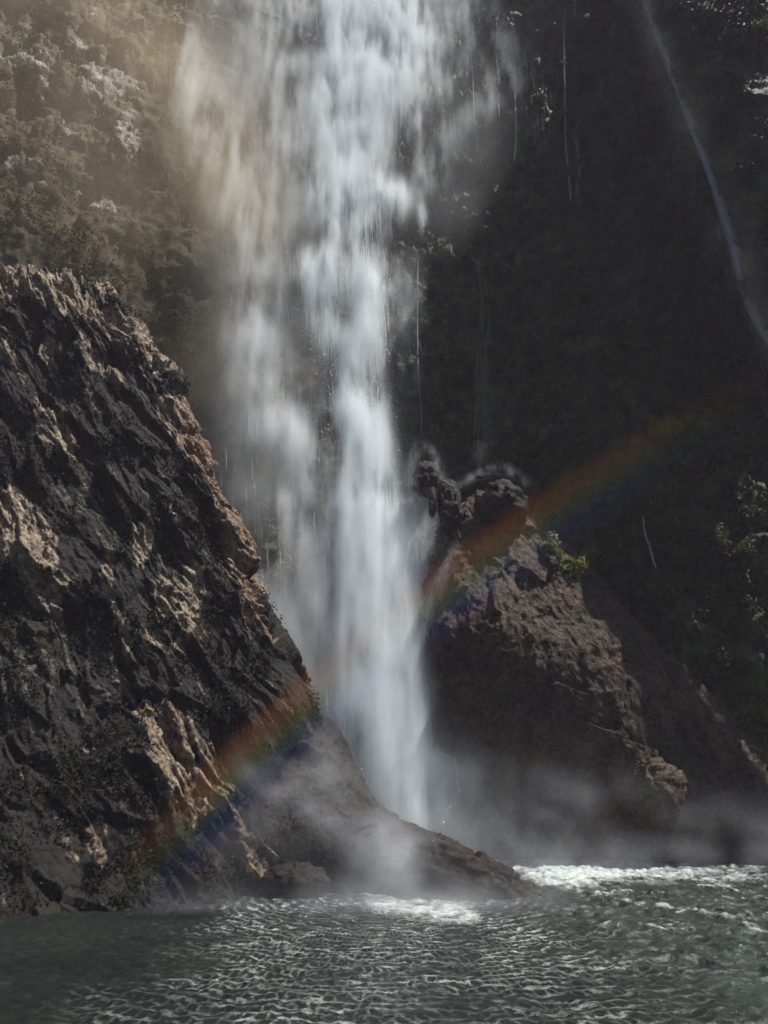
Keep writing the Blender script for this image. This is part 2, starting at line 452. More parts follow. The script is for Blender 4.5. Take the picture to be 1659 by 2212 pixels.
# ------------------------------------------------------------------ right wall and the buttress over it
def right_wall():
    cols = [860, 1010, 1180, 1360, 1540, 1720, 1960]
    Yt = [133, 128, 119, 110, 102, 96, 92]
    Yb = [103, 101, 99, 97.5, 96, 94, 92]
    pys = [-420, -150, 150, 500, 850, 1200, 1550, 1930]
    ctrl = []
    for k, p in enumerate(pys):
        f = (k / (len(pys) - 1)) ** 1.15
        ctrl.append([(c, p, Yt[i] + (Yb[i] - Yt[i]) * f) for i, c in enumerate(cols)])
    G = patch(ctrl, 480, 380)
    px, py = proj(G); n = towards_cam(G, normals(G))
    bare = .55 * sstep(.0, .45, fbm(G / np.array([8, 8, 16]), 4, .5, 101))
    d = 3.2 * fbm(G / 16, 4, .5, 110) + 1.7 * facet(G / np.array([5.5, 5.5, 8]), 111) + 1.0 * facet(G / 2.2, 112) + .3 * facet(G / .8, 113) + .5 * fbm(G / 1.3, 4, .6, 114)
    d += .9 * fbm(G / np.array([2.5, 2.5, 25.]), 3, .5, 115)
    G2 = G + n * d[..., None]
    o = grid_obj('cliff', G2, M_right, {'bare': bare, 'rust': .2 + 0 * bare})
    put(o, 'shaded dark green wall of the gorge right of the falls', None, None, 'structure')
    remember('right', G2)
    return G2, bare
G_right, bare_right = right_wall()
def buttress():
    edge = [(1330,-220,88),(1385,0,88),(1445,150,88),(1512,330,88),(1562,500,88),(1600,660,88),(1662,800,88)]
    ctrl = []
    for px, py, Y in edge:
        ctrl.append([(px + 120, py, Y + 22), (px + 20, py, Y + 5), (px, py, Y), (px + 40, py - 10, Y - 3), (px + 140, py - 40, Y - 6), (px + 300, py - 80, Y - 7), (px + 520, py - 120, Y - 6)])
    G = patch(ctrl, 220, 170)
    px, py = proj(G); n = towards_cam(G, normals(G))
    U = np.linspace(0, 1, G.shape[1])[None, :]
    d = (1.4 * fbm(G / 12, 4, .5, 120) + .8 * facet(G / 4.5, 121) + .35 * facet(G / 1.6, 122) + .3 * fbm(G / 1.2, 4, .6, 123)) * sstep(.25, .5, U + 0 * px) 
    G2 = G + n * d[..., None]
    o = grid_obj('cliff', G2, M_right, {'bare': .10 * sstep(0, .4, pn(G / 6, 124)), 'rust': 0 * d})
    put(o, 'dark overhanging buttress in the upper right corner', None, None, 'structure')
    remember('buttress', G2)
    return G2
G_but = buttress()
print('right', time.time() - T0)

# ------------------------------------------------------------------ rocks
def mound():
    # profile rows from the crest down to the water; columns from behind the left flank round to the right skirt
    rows = [
     [(985,1110,101),(1000,1085,95),(1040,1060,93.5),(1090,1065,93),(1150,1110,94),(1280,1230,94),(1440,1400,95.5),(1660,1600,97),(1950,1650,99)],
     [(935,1200,100),(955,1160,93.5),(1010,1130,90.5),(1080,1130,89.5),(1160,1180,90.5),(1295,1320,90.5),(1455,1510,91.8),(1660,1700,93.5),(1950,1740,95)],
     [(910,1300,99),(925,1270,92),(980,1230,88.5),(1070,1230,87),(1170,1280,88),(1305,1410,88.6),(1455,1580,90.5),(1660,1755,92.5),(1950,1790,94)],
     [(890,1420,98),(900,1400,91),(960,1360,86.2),(1060,1360,84.6),(1170,1400,85.6),(1320,1500,87.9),(1455,1645,89.8),(1660,1785,91.8),(1950,1810,93)],
     [(895,1520,97),(905,1510,91),(960,1490,87.6),(1060,1490,86.6),(1180,1510,86.8),(1325,1580,87.9),(1455,1695,89.6),(1660,1808,91.6),(1950,1825,92.5)],
     [(915,1610,97),(925,1600,91.5),(970,1610,88.6),(1050,1600,88.4),(1180,1600,88.2),(1330,1640,88.8),(1455,1738,90),(1660,1828,91.6),(1950,1838,92)],
     [(930,1640,97),(940,1640,94.5),(980,1640,91.5),(1040,1612,92),(1190,1622,92),(1320,1670,91),(1440,1780,91.3),(1660,1845,92.5),(1950,1850,92)],
     [(940,1700,99),(950,1720,98),(990,1730,97),(1050,1730,97.5),(1200,1740,97.5),(1320,1760,95),(1440,1830,93),(1660,1862,93),(1950,1866,92)],
     [(940,1890,99),(950,1890,98.5),(990,1890,97.5),(1050,1890,97.5),(1200,1890,97),(1320,1890,95.5),(1440,1890,94),(1660,1890,93),(1950,1890,92)],
    ]
    G = patch(rows, 400, 330)
    px, py = proj(G); n = towards_cam(G, normals(G))
    bare = np.clip(1.0 - .5 * sstep(.2, .6, pn(G / 5, 130)) * sstep(1180, 1300, px) - .8 * sstep(1250, 1300, px) * sstep(1240, 1180, py) , 0, 1)
    Gv = G * np.array([1, 1, .6])
    d = 1.1 * fbm(G / 9, 4, .5, 131) + .7 * facet(Gv / 4.0, 132) + .30 * facet(Gv / 1.6, 133) + .13 * facet(Gv / .6, 134) + .28 * fbm(Gv / 2.6, 5, .55, 135, True)
    G2 = G + n * d[..., None]
    o = grid_obj('rock_mound', G2, M_mound, {'bare': bare, 'rust': .45 * sstep(-.2, .5, pn(G / 6, 136))})
    put(o, 'big brown domed rock outcrop right of the main fall with a dark hollow underneath', 'rock')
    remember('mound', G2)
    return G2
G_mound = mound()
def spur():
    rows = [
     [(470,1690,86),(520,1640,82),(580,1560,80.5),(640,1530,80),(690,1540,79.5),(735,1575,79),(770,1650,78.5),(830,1745,78),(900,1778,77),(990,1822,76),(1060,1870,74),(1150,1912,72.5)],
     [(460,1740,80),(510,1690,77.5),(570,1620,76.5),(630,1590,76),(685,1600,75.5),(730,1640,75),(770,1700,74.5),(825,1775,74),(890,1795,73.3),(985,1832,72.8),(1060,1880,72),(1155,1916,71.5)],
     [(470,1800,75),(520,1770,73.2),(580,1720,72.5),(635,1700,72.3),(690,1710,72.2),(735,1740,72),(780,1780,71.8),(830,1815,71.5),(900,1825,70.6),(985,1850,70.3),(1065,1895,70.3),(1160,1921,70.6)],
     [(490,1850,72.2),(540,1830,71),(590,1810,70.6),(640,1805,70.5),(690,1810,70.5),(740,1825,70.6),(790,1845,70.6),(840,1860,70.2),(905,1865,69.5),(985,1885,69),(1065,1908,69.3),(1165,1925,70)],
     [(500,1890,71),(545,1880,70.2),(590,1872,70.2),(640,1872,70.5),(690,1878,70.8),(740,1885,71),(790,1895,71),(840,1905,70),(910,1915,69),(985,1920,68.6),(1065,1925,68.9),(1165,1931,69.6)],
     [(510,1935,70.5),(550,1935,69.8),(590,1930,70),(640,1928,70.5),(690,1928,71),(740,1930,71),(790,1945,70),(840,1955,69.2),(910,1960,68.6),(985,1960,68.2),(1065,1955,68.5),(1170,1945,69)],
    ]
    G = patch(rows, 240, 380)
    px, py = proj(G); n = towards_cam(G, normals(G))
    d = .7 * fbm(G / 5, 4, .5, 140) + .6 * facet(G / 3.0, 141) + .16 * facet(G / .9, 142) + .12 * fbm(G / .6, 4, .6, 143)
    d *= .35 + .65 * sstep(0, .15, np.linspace(0, 1, G.shape[0])[:, None])
    G2 = G + n * d[..., None]
    o = grid_obj('spur_rock', G2, M_spur, {'bare': np.clip(.85 + .5 * pn(G / 4, 144), 0, 1), 'rust': np.clip(.15 * sstep(880, 980, px) * sstep(1900, 1820, py) + .1 * pn(G / 4, 145), 0, 1)})
    put(o, 'smooth dark wet spur of rock sloping into the pool in front of the fall', 'rock')
    remember('spur', G2)
    return G2
G_spur = spur()

def blob_rock(name, px, py, Y, rx, ry, rz, seed, label, mat, tilt=0.0, rust=0.1, bare=.9, square=2.0):
    nu, nv = 60, 90
    th = np.linspace(0, math.pi, nu)[:, None]; ph = np.linspace(0, 2 * math.pi, nv, endpoint=False)[None, :]
    sgn = lambda a: np.sign(a) * np.abs(a) ** (2 / square)
    D = np.stack([np.sin(th) * np.cos(ph), np.sin(th) * np.sin(ph), np.cos(th) + 0 * ph], -1)
    S = sgn(D) * np.array([rx, ry, rz])
    c = P(px, py, Y)
    W = S + c
    k = 1 + .16 * fbm(D * 1.6 + seed, 4, .5, seed) 
    r = min(rx, ry, rz)
    S = S * k[..., None] + D * (.16 * r * facet(W / (r * .7), seed + 1) + .07 * r * facet(W / (r * .28), seed + 2))[..., None]
    ca, sa = math.cos(tilt), math.sin(tilt)
    S = np.stack([S[..., 0] * ca + S[..., 2] * sa, S[..., 1], -S[..., 0] * sa + S[..., 2] * ca], -1)
    o = mesh_arrays(name, S.reshape(-1, 3), grid_faces(nu, nv, True), mat, {'bare': np.full(nu * nv, bare), 'rust': np.full(nu * nv, rust)})
    o.location = c
    return put(o, label, 'rock')
blob_rock('boulder', 1088, 1098, 89.5, 3.1, 3.4, 3.5, 201, 'dark rounded boulder perched on top of the brown rock mound', M_spur, .1)
blob_rock('upright_rock', 972, 1090, 91, 1.5, 1.6, 3.2, 211, 'blunt upright dark stump of rock beside the fall, wider of the pair', M_right, -.08, square=3)
blob_rock('upright_rock', 934, 1085, 90.5, .48, .8, 2.0, 221, 'thin dark finger of rock right beside the white fall', M_right, .04, square=3)
blob_rock('rock_ledge', 922, 1035, 93.6, 1.9, 2.0, 2.6, 231, 'wet hump of rock splashed by a small fall, above the stumps', M_right, .2)
blob_rock('rock_ledge', 885, 1130, 99.5, 3.0, 2.6, 3.2, 241, 'low wet rock hump under a thin veil at the right edge of the main fall', M_right, .0)
blob_rock('rock_ledge', 1055, 1050, 95.5, 4.2, 3, 2.0, 251, 'wet ledge with water running over it behind the boulder', M_right, .0)
blob_rock('shore_rock', 1425, 1705, 88.6, 2.6, 2.6, 3.2, 261, 'knobbly pale brown rock standing out near the right shore', M_mound, .1, rust=.3)
blob_rock('shore_rock', 1005, 1893, 68.9, 5.0, 2.6, 2.1, 281, 'squat brown-topped rock at the pool edge under the foot of the fall', M_spur, .30, rust=.08, square=2.3)
blob_rock('shore_rock', 640, 1902, 69.3, 2.8, 1.6, 1.3, 271, 'low black rock at the waterline left of the spur foot', M_spur, .05, bare=.7)
print('rocks', time.time() - T0)

# ------------------------------------------------------------------ pool
IMP = np.array([P(860, 1945, water_Y(1945))[0], 69.0])       # where the fall's gusts hit the pool
def pool():
    xs = np.concatenate([-60 - np.geomspace(700, .6, 24), np.linspace(-60, -34, 90)[:-1], np.linspace(-34, 34, 420), np.linspace(34, 62, 90)[1:], 62 + np.geomspace(.6, 700, 24)])
    ys = np.concatenate([-np.geomspace(400, 1, 16) + 26, np.linspace(27, 74, 400), np.linspace(74, 104, 150)[1:], 104 + np.geomspace(.5, 700, 16)])
    X, Y = np.meshgrid(xs, ys, indexing='ij')
    p = np.stack([X, Y, 0 * X], -1)
    dx, dy = X - IMP[0], Y - IMP[1]
    r = np.hypot(dx, dy * 1.0); th = np.arctan2(dx, -dy)
    w1 = pn(p / 3.0, 301); w2 = pn(p / 1.1, 302); w3 = pn(p / 7.0, 303); w4 = pn(p / .45, 304)
    u = th * 46 + .40 * w1 + .26 * w2 + .10 * w4
    v = r / 1.05 + .5 * w1 + .36 * w2 + .5 * w3 + .12 * w4
    # a net of blown wavelets: cells lined up along and across the gusts
    def cells(a, b, jit, seed):
        i0, j0 = np.floor(a).astype(np.int64), np.floor(b).astype(np.int64)
        f1 = np.full(a.shape, 9.0); f2 = np.full(a.shape, 9.0)
        for di in (-1, 0, 1):
            for dj in (-1, 0, 1):
                hh = hsh(i0 + di, j0 + dj, 0 * i0, seed)
                dd = np.hypot(a - (i0 + di + .5 + jit * ((hh & 1023) / 1023 - .5)), b - (j0 + dj + .5 + jit * (((hh >> 10) & 1023) / 1023 - .5)))
                f2 = np.minimum(f2, np.maximum(f1, dd)); f1 = np.minimum(f1, dd)
        return f1, f2
    side = sstep(5, 16, X - .1 * (69 - Y)) * 1.0                 # rougher open water to the right
    left = sstep(-2, -17, X + 2.5 * w3)
    qx = X + 1.2 * w1 + .5 * w2; qy = Y + 1.0 * w3 + .5 * w2
    g1, g2 = cells(qx / 1.9, qy / 2.3, .9, 331)
    big = np.clip(1 - (g2 - g1) * 1.6, 0, 1) * (.75 + .5 * pn(p / 4, 332)) + .25 * fbm(p / 1.2, 4, .6, 310, True)
    calm = sstep(.35, .95, left)
    near = sstep(48, 10, r)
    h = (.05 + .26 * side) * np.clip(big, 0, 1.2) ** 1.6 + .06 * w4 + .12 * w2
    var = .5 + .5 * pn(p / .9, 307) + .7 * pn(p / 6.0, 311)
    netw = np.clip(var + .15, .10, 1.0) * (1 - .85 * side) * (1 - .95 * calm) * (.45 + .55 * near)
    foam = (side * .7 * sstep(.78, 1.25, big + .22 * w3 + .22 * pn(p / .8, 312)))
    px, py = proj(p)
    # white foam where water lands: below the spur and along the far shore
    F = np.zeros((MH, MW), np.float32)
    F = poly_mask([[(740,1945),(830,1935),(900,1950),(1000,1958),(1060,1985),(1040,2000),(930,1985),(800,1965)], [(1090,1862),(1250,1868),(1400,1872),(1659,1885),(1659,1905),(1500,1900),(1330,1905),(1240,1920),(1160,1912)]], 9)
    patchf = look(F, px, py) * (Y > 20) * (np.abs(X) < 60)
    far = sstep(84, 92, Y + 1.6 * w1 + 1.0 * w3) * sstep(8, 14, X) * (.85 + .3 * w2 + .4 * w1) * (1 - .55 * sstep(24, 42, X))
    seam = np.exp(-((X - (11.5 + (78 - Y) * .62) + 1.0 * w1) / .9) ** 2) * sstep(50, 60, Y) * sstep(84, 74, Y)
    foam = np.clip(np.maximum.reduce([foam * .85, sstep(.05, 1.05, patchf * (1.1 + .5 * w1 + .6 * w2 + .4 * w4)) * 1.05, far * 1.05, .6 * seam * sstep(-.2, .4, w2)]), 0, 1)
    h = h + .10 * patchf * (1 + .9 * w2 + .5 * w4) + .16 * far * (.5 + .6 * big + .5 * w2) + .15 * seam
    G = np.stack([X, Y, h], -1)
    m, nt, b = mat_new('wind_blown_pool_water'); N = NB(nt)
    c = N.coord()
    sx = N.n('ShaderNodeSeparateXYZ'); N.link(c, sx.inputs[0])
    ddx = N.math('SUBTRACT', sx.outputs[0], float(IMP[0])); ddy = N.math('SUBTRACT', float(IMP[1]), sx.outputs[1])
    rr = N.math('SQRT', N.math('ADD', N.math('MULTIPLY', ddx, ddx), N.math('MULTIPLY', ddy, ddy)))
    tt = N.math('ARCTAN2', ddx, ddy)
    nA = N.math('SUBTRACT', N.noise(.35, 2, .5, c), .5); nB = N.math('SUBTRACT', N.noise(1.1, 3, .55, c), .5); nC = N.math('SUBTRACT', N.noise(3.2, 3, .6, c), .5)
    def wsum(*t):
        o = t[0]
        for x_ in t[1:]: o = N.math('ADD', o, x_)
        return o
    uu = wsum(N.math('MULTIPLY', tt, 58.0), N.math('MULTIPLY', nA, 2.0), N.math('MULTIPLY', nB, 1.3), N.math('MULTIPLY', nC, .55))
    ku = N.math('FLOOR', uu); fu = N.math('SUBTRACT', uu, ku)
    wh = N.n('ShaderNodeTexWhiteNoise'); wh.noise_dimensions = '1D'; N.link(ku, wh.inputs['W'])
    bow = N.math('POWER', N.math('ABSOLUTE', N.math('SUBTRACT', fu, .5)), 2.0)
    vv = wsum(N.math('MULTIPLY', rr, 1 / .95), N.math('MULTIPLY', wh.outputs['Value'], .16), N.math('MULTIPLY', bow, .35), N.math('MULTIPLY', nA, 2.4), N.math('MULTIPLY', nB, 1.2), N.math('MULTIPLY', nC, .7))
    fv = N.math('ABSOLUTE', N.math('SUBTRACT', N.math('FRACT', vv), .5))
    eu = N.math('SUBTRACT', .5, N.math('ABSOLUTE', N.math('SUBTRACT', fu, .5)))
    row = N.ramp(fv, [(0.0, 1.0), (.10, .55), (.22, 0.0)])
    lane = N.ramp(eu, [(0.0, .60), (.09, .28), (.2, 0.0)])
    brk = N.ramp(N.noise(1.5, 4, .65, c), [(.34, .08), (.64, 1.0)])
    brk2 = N.ramp(N.noise(.8, 4, .65, c), [(.40, .06), (.64, 1.0)])
    net = N.math('MAXIMUM', N.math('MULTIPLY', row, brk), N.math('MULTIPLY', lane, brk2))
    net = N.math('MULTIPLY', net, N.attr('netw'))
    net = N.math('MULTIPLY', net, N.ramp(N.noise(.28, 4, .6, c, .5), [(.36, .25), (.64, 1.0)]))
    cs = N.coord((1.0, .45, 1.0))
    fo = N.attr('foam')
    f2 = N.math('ADD', fo, N.math('MULTIPLY', N.math('MULTIPLY', N.math('SUBTRACT', N.noise(2.2, 6, .68, cs, .6), .5), 1.9), N.math('MINIMUM', N.math('MULTIPLY', fo, 2.5), 1.0)))
    f2 = N.ramp(f2, [(.15, 0.), (1.0, 1.)])
    f = N.math('MAXIMUM', f2, N.math('MULTIPLY', net, 1.5), True)
    base = N.mix(N.ramp(N.noise(.12, 4, .5, c), [(.35, 0.), (.7, 1.)]), (.007, .0095, .0085), (.014, .020, .016))
    base = N.mix(N.attr('aerated'), base, (.048, .060, .048))
    N.link(N.mix(f, base, (.48, .52, .49)), b.inputs['Base Color'])
    N.link(N.ramp(f, [(0., .30), (1., .8)]), b.inputs['Roughness'])
    b.inputs['Specular IOR Level'].default_value = .28
    bp = N.n('ShaderNodeBump'); bp.inputs['Strength'].default_value = .8; bp.inputs['Distance'].default_value = .25
    wave = N.math('ADD', N.math('MULTIPLY', N.noise(2.5, 5, .6, c), .8), N.math('MULTIPLY', N.math('MULTIPLY', N.math('SUBTRACT', .5, fv), N.attr('netw')), 1.6))
    N.link(wave, bp.inputs['Height']); N.link(bp.outputs[0], b.inputs['Normal'])
    o = mesh_arrays('water', G.reshape(-1, 3), grid_faces(*X.shape), m, {'aerated': np.clip(side * (.55 + .5 * w1 + .4 * w2), 0, 1) * .9, 'foam': foam, 'netw': netw * (Y > 20) * (np.abs(X) < 60)})
    put(o, 'dark green pool ruffled into rows of wavelets with foam', None, None, 'structure')
pool()
print('pool', time.time() - T0)

# ------------------------------------------------------------------ spray maps: how much water hangs in the air, seen from the front
V_core = poly_mask([
 [(690,-20),(900,-20),(905,120),(890,220),(850,260),(822,330),(818,390),(855,410),(858,440),(825,490),(790,520),(740,545),(700,490),(670,430),(690,300),(690,200)]], 9)
V_mid = poly_mask([
 [(640,570),(680,552),(720,560),(752,600),(745,640),(722,660),(718,700),(735,745),(705,760),(682,700),(662,640)],
 [(745,530),(800,550),(828,560),(828,745),(800,755),(772,700),(768,620)]], 7)
V_low = poly_mask([
 [(700,745),(830,740),(836,900),(842,1060),(852,1090),(880,1110),(915,1130),(925,1250),(900,1330),(885,1450),(890,1560),(915,1700),(950,1800),(860,1790),(800,1710),(770,1650),(735,1580),(715,1550),(740,1500),(780,1430),(778,1300),(762,1200),(748,1050),(730,900),(710,790)]], 8)
V_axis = line_mask([([(772,640),(766,760),(775,880),(785,1050),(795,1200),(812,1350),(822,1470)], (66, 125), 1.0), ([(822,1470),(838,1580),(868,1690),(900,1790)], (125, 80), 1.0)])
V_axis *= np.interp(np.arange(MH)[:, None] * 2.0, [640, 860, 1150], [.02, .25, 1.0]).astype(np.float32)
V_veil = poly_mask([[(340,-20),(690,-20),(700,480),(660,560),(700,780),(735,950),(750,1150),(790,1450),(740,1560),(640,1490),(560,1320),(520,1150),(500,1000),(515,800),(520,640),(500,500),(480,420),(440,300),(375,180)]], 24)
V_wisp = line_mask([
 ([(350,40),(400,180),(460,300),(530,400)], (90, 130), .45), ([(520,430),(545,560),(550,700),(555,800)], (100, 110), .55), ([(575,900),(630,935),(662,990),(668,1060)], (80, 60), .8),
 ([(610,1090),(640,1160),(668,1232),(700,1330)], (60, 90), .8), ([(722,1110),(690,1170),(672,1230)], 34, .7), ([(740,1160),(715,1250)], 34, .5),
 ([(620,0),(630,150),(610,330)], 120, .45), ([(560,1290),(620,1400),(660,1470)], 150, .5), ([(700,1330),(740,1450),(760,1530)], 130, .6),
 ([(938,-20),(915,150),(904,280),(898,420),(914,485)], (36, 26), .7), ([(955,-20),(950,60),(930,160)], 120, .5), ([(1060,-20),(1080,60),(1130,110),(1150,60)], 110, .30), ([(905,420),(960,290),(1040,220),(1110,150)], 80, .30),
 ([(1010,0),(1000,120)], 120, .3), ([(870,620),(880,800)], 80, .25), ([(1040,600),(1045,800),(1040,980)], (50, 80), .10), ([(900,560),(905,760)], 60, .16),
 ([(905,1110),(925,1250),(905,1400)], 100, .6), ([(1000,1140),(960,1230),(925,1330)], 80, .4), ([(920,1500),(930,1620),(945,1720)], 110, .4)])
V_fill = poly_mask([[(650,520),(840,500),(836,780),(700,790),(665,660)], [(620,1250),(930,1250),(935,1500),(950,1720),(860,1760),(780,1650),(700,1540),(630,1440)]], 16)
YG = np.arange(MH)[:, None] * 2.0
V_all = .85 * V_core + .62 * V_mid + V_low * np.interp(YG, [1000, 1300], [.22, .24]).astype(np.float32) + 3.4 * V_axis + V_veil * np.interp(YG, [0, 350, 700, 1100], [.07, .09, .13, .16]).astype(np.float32) + .40 * V_wisp + .10 * V_fill
for (bx, by, br, bv) in [(690,600,40,.9),(800,600,36,.6),(730,480,60,.6),(845,425,26,.6),(620,720,60,-.12),(575,1000,60,-.1),(660,830,60,-.15),(700,650,20,-.1),(745,680,26,-.2),(610,560,40,-.1),(740,1230,22,-.35),(450,60,50,-.1)]:
    Y, X = np.mgrid[0:MH, 0:MW]
    V_all += bv * np.exp(-(((X - bx / 2) ** 2 + (Y - by / 2) ** 2) / (br / 2) ** 2)).astype(np.float32)
V_all = np.clip(V_all, 0, None)
V_all *= np.interp(YG, [1700, 1810], [1, .3]).astype(np.float32)
# fine drizzle round the fall, smooth and thin
V_soft = gblur(.55 * V_core + .5 * V_mid + .6 * V_low + .26 * V_veil, 22) + .5 * line_mask([([(590,1300),(700,1470),(800,1600)], 240, 1.5), ([(835,1520),(865,1660),(905,1780)], 250, 5.0), ([(800,1790),(900,1840),(1030,1850)], 200, 1.8), ([(900,1100),(940,1300),(930,1500)], 150, .7), ([(960,0),(1010,200),(960,420)], 170, .45), ([(540,600),(550,1000),(610,1250)], 170, .9)])

def up1(L, n):
    k = L.shape[0]; x = np.linspace(0, k - 1.001, n); i = x.astype(int); f = x - i
    f = (f * f * (3 - 2 * f)).reshape((n,) + (1,) * (L.ndim - 1)).astype(np.float32)
    return L[i] * (1 - f) + L[np.minimum(i + 1, k - 1)] * f
def lattice(shape, cells, rng):
    L = rng.random([max(2, int(round(a)) + 1) for a in cells]).astype(np.float32)
    for ax in range(3): L = np.moveaxis(up1(np.moveaxis(L, ax, 0), shape[ax]), 0, ax)
    return L
def cloud(shape, size, feature, octs, seed, gain=.55):
    rng = np.random.default_rng(seed); F = np.zeros(shape, np.float32); a = 1.0; s = 0
    for k in range(octs):
        F += a * lattice(shape, [size[i] / feature[i] * 2 ** k for i in range(3)], rng); s += a; a *= gain
    return (F / s - .5) * 2
def volume_obj(name, mn, mx, D, mat, label):
    nx, ny, nz = D.shape
    D[[0, -1]] = 0; D[:, [0, -1]] = 0; D[:, :, [0, -1]] = 0
    me = bpy.data.meshes.new(name); me.vertices.add(D.size)
    a = me.attributes.new('d', 'FLOAT', 'POINT'); a.data.foreach_set('value', np.ascontiguousarray(D.transpose(2, 1, 0)).ravel().astype(np.float32))
    me.materials.append(mat)
    ob = bpy.data.objects.new(name, me)
    g = bpy.data.node_groups.new(name, 'GeometryNodeTree')
    g.interface.new_socket('Geometry', in_out='INPUT', socket_type='NodeSocketGeometry')
    g.interface.new_socket('Geometry', in_out='OUTPUT', socket_type='NodeSocketGeometry')
    n = g.nodes; l = g.links
    gi = n.new('NodeGroupInput'); go = n.new('NodeGroupOutput'); pos = n.new('GeometryNodeInputPosition')
    def vm(op, a, b=None, out=0):
        m = n.new('ShaderNodeVectorMath'); m.operation = op; l.new(a, m.inputs[0])
        if b is not None: m.inputs[1].default_value = b
        return m.outputs[out]
    v = vm('SUBTRACT', pos.outputs[0], mn)
    v = vm('MULTIPLY', v, [(D.shape[i] - 1) / (mx[i] - mn[i]) for i in range(3)])
    v = vm('FLOOR', vm('ADD', v, (.5, .5, .5)))
    v = vm('DOT_PRODUCT', v, (1, nx, nx * ny), 'Value')
    na = n.new('GeometryNodeInputNamedAttribute'); na.data_type = 'FLOAT'; na.inputs[0].default_value = 'd'
    si = n.new('GeometryNodeSampleIndex'); si.data_type = 'FLOAT'; si.domain = 'POINT'; si.clamp = True
    l.new(gi.outputs[0], si.inputs['Geometry']); l.new(na.outputs['Attribute'], si.inputs['Value']); l.new(v, si.inputs['Index'])
    vc = n.new('GeometryNodeVolumeCube'); l.new(si.outputs[0], vc.inputs['Density'])
    vc.inputs['Min'].default_value = mn; vc.inputs['Max'].default_value = mx
    for i, c in enumerate('XYZ'): vc.inputs['Resolution ' + c].default_value = D.shape[i]
    sm = n.new('GeometryNodeSetMaterial'); l.new(vc.outputs[0], sm.inputs[0]); sm.inputs['Material'].default_value = mat
    l.new(sm.outputs[0], go.inputs[0])
    md = ob.modifiers.new('density', 'NODES'); md.node_group = g
    return put(ob, label, None, None, 'stuff')

# the falls lean back with the rock: a plane from the foot up to the lip
F0 = P(860, 1790, 88.0); F1 = P(790, -60, 124.0)
def fall_Y(z): return F0[1] + (F1[1] - F0[1]) * (z - F0[2]) / (F1[2] - F0[2])
def fall_point(px, py, off=0.0):
    x = (px - CX) / FPX; zc = (CY - py) / FPX
    dy = CP - SP * zc; dz = SP + CP * zc
    s = (F1[1] - F0[1]) / (F1[2] - F0[2])
    k = (F0[1] + s * (CAMZ - F0[2]) + off) / (dy - s * dz)
    return np.stack([x * k, dy * k, CAMZ + dz * k], -1)
M_spray = vol_mat('spray', (.957, .986, .993), 0.0, 1.0)
def fall_spray():
    ang = math.atan2(F1[1] - F0[1], F1[2] - F0[2])       # lean from the vertical
    H = 206.0; vox = .32
    mn = (-44.0, -5.0, -2.0); mx = (34.0, 5.0, H)
    sh = tuple(int((mx[i] - mn[i]) / vox) for i in range(3))
    x = np.linspace(mn[0], mx[0], sh[0]); w = np.linspace(mn[1], mx[1], sh[1]); h = np.linspace(mn[2], mx[2], sh[2])
    org = np.array([0, fall_Y(0.0), 0.0])
    ca, sa = math.cos(ang), math.sin(ang)
    XX, HH = np.meshgrid(x, h, indexing='ij')
    px, py = proj(np.stack([XX, org[1] + HH * sa, HH * ca], -1))
    size = [mx[i] - mn[i] for i in range(3)]
    n1 = cloud(sh, size, (4.2, 9, 10), 6, 5, .74)
    n2 = cloud(sh, size, (1.7, 8, 20), 5, 6, .66)
    n3 = cloud(sh, size, (14, 10, 20), 2, 7)
    wx = lattice(sh, [s / 6 for s in size], np.random.default_rng(8)) - .5
    mid = sh[1] // 2
    base = look(V_all, px + 26 * wx[:, mid, :], py) * (py > -90) * (px > 330) * sstep(1840, 1770, py)
    top = sstep(-60, 0, py)
    thick = 1.3 + 1.3 * np.clip(base, 0, 1.2)
    depth = np.exp(-(w[None, :, None] / thick[:, None, :]) ** 2)
    kc = np.interp(py, [850, 1250], [1.0, .5])[:, None, :]            # the lower column closes up into even white
    D = base[:, None, :] * depth * np.clip(.85 + .12 * (1 - kc) + kc * (3.0 * n1 + 2.0 * n2 + .7 * n3), 0.05, None)
    soft = look(V_soft, px, py) * (px > 330) * sstep(1890, 1840, py)
    D = D * sstep(.01, .08, base)[:, None, :] * .50 + soft[:, None, :] * np.exp(-(w[None, :, None] / 2.6) ** 2) * np.clip(1 + 1.1 * n3 + .9 * n1, .1, None) * .075
    o = volume_obj('spray_cloud', mn, mx, D.astype(np.float32), M_spray, 'white cloud of spray blowing round the main fall')
    o.location = org; o.rotation_euler = (-ang, 0, 0)
    return o
fall_spray()
print('spray', time.time() - T0)

# ------------------------------------------------------------------ strands of falling water
def tubes(paths, radii):
    """many thin three-sided strands in one mesh; paths (n, k, 3), radii (n, k)"""
    n, k = paths.shape[:2]
    t = np.gradient(paths, axis=1); t /= np.linalg.norm(t, axis=-1, keepdims=True) + 1e-9
    a = np.cross(t, np.array([0, 1, .02])); a /= np.linalg.norm(a, axis=-1, keepdims=True) + 1e-9
    b = np.cross(t, a)
    ph = np.arange(3) * 2 * math.pi / 3
    V = paths[:, :, None, :] + radii[:, :, None, None] * (np.cos(ph)[None, None, :, None] * a[:, :, None, :] + np.sin(ph)[None, None, :, None] * b[:, :, None, :])
    base = (np.arange(n) * k * 3)[:, None, None]
    i = np.arange(k - 1)[None, :, None]; j = np.arange(3)[None, None, :]; j1 = (j + 1) % 3
    q = np.stack([base + i * 3 + j, base + i * 3 + j1, base + (i + 1) * 3 + j1, base + (i + 1) * 3 + j], -1).reshape(-1, 4)
    return V.reshape(-1, 3), q
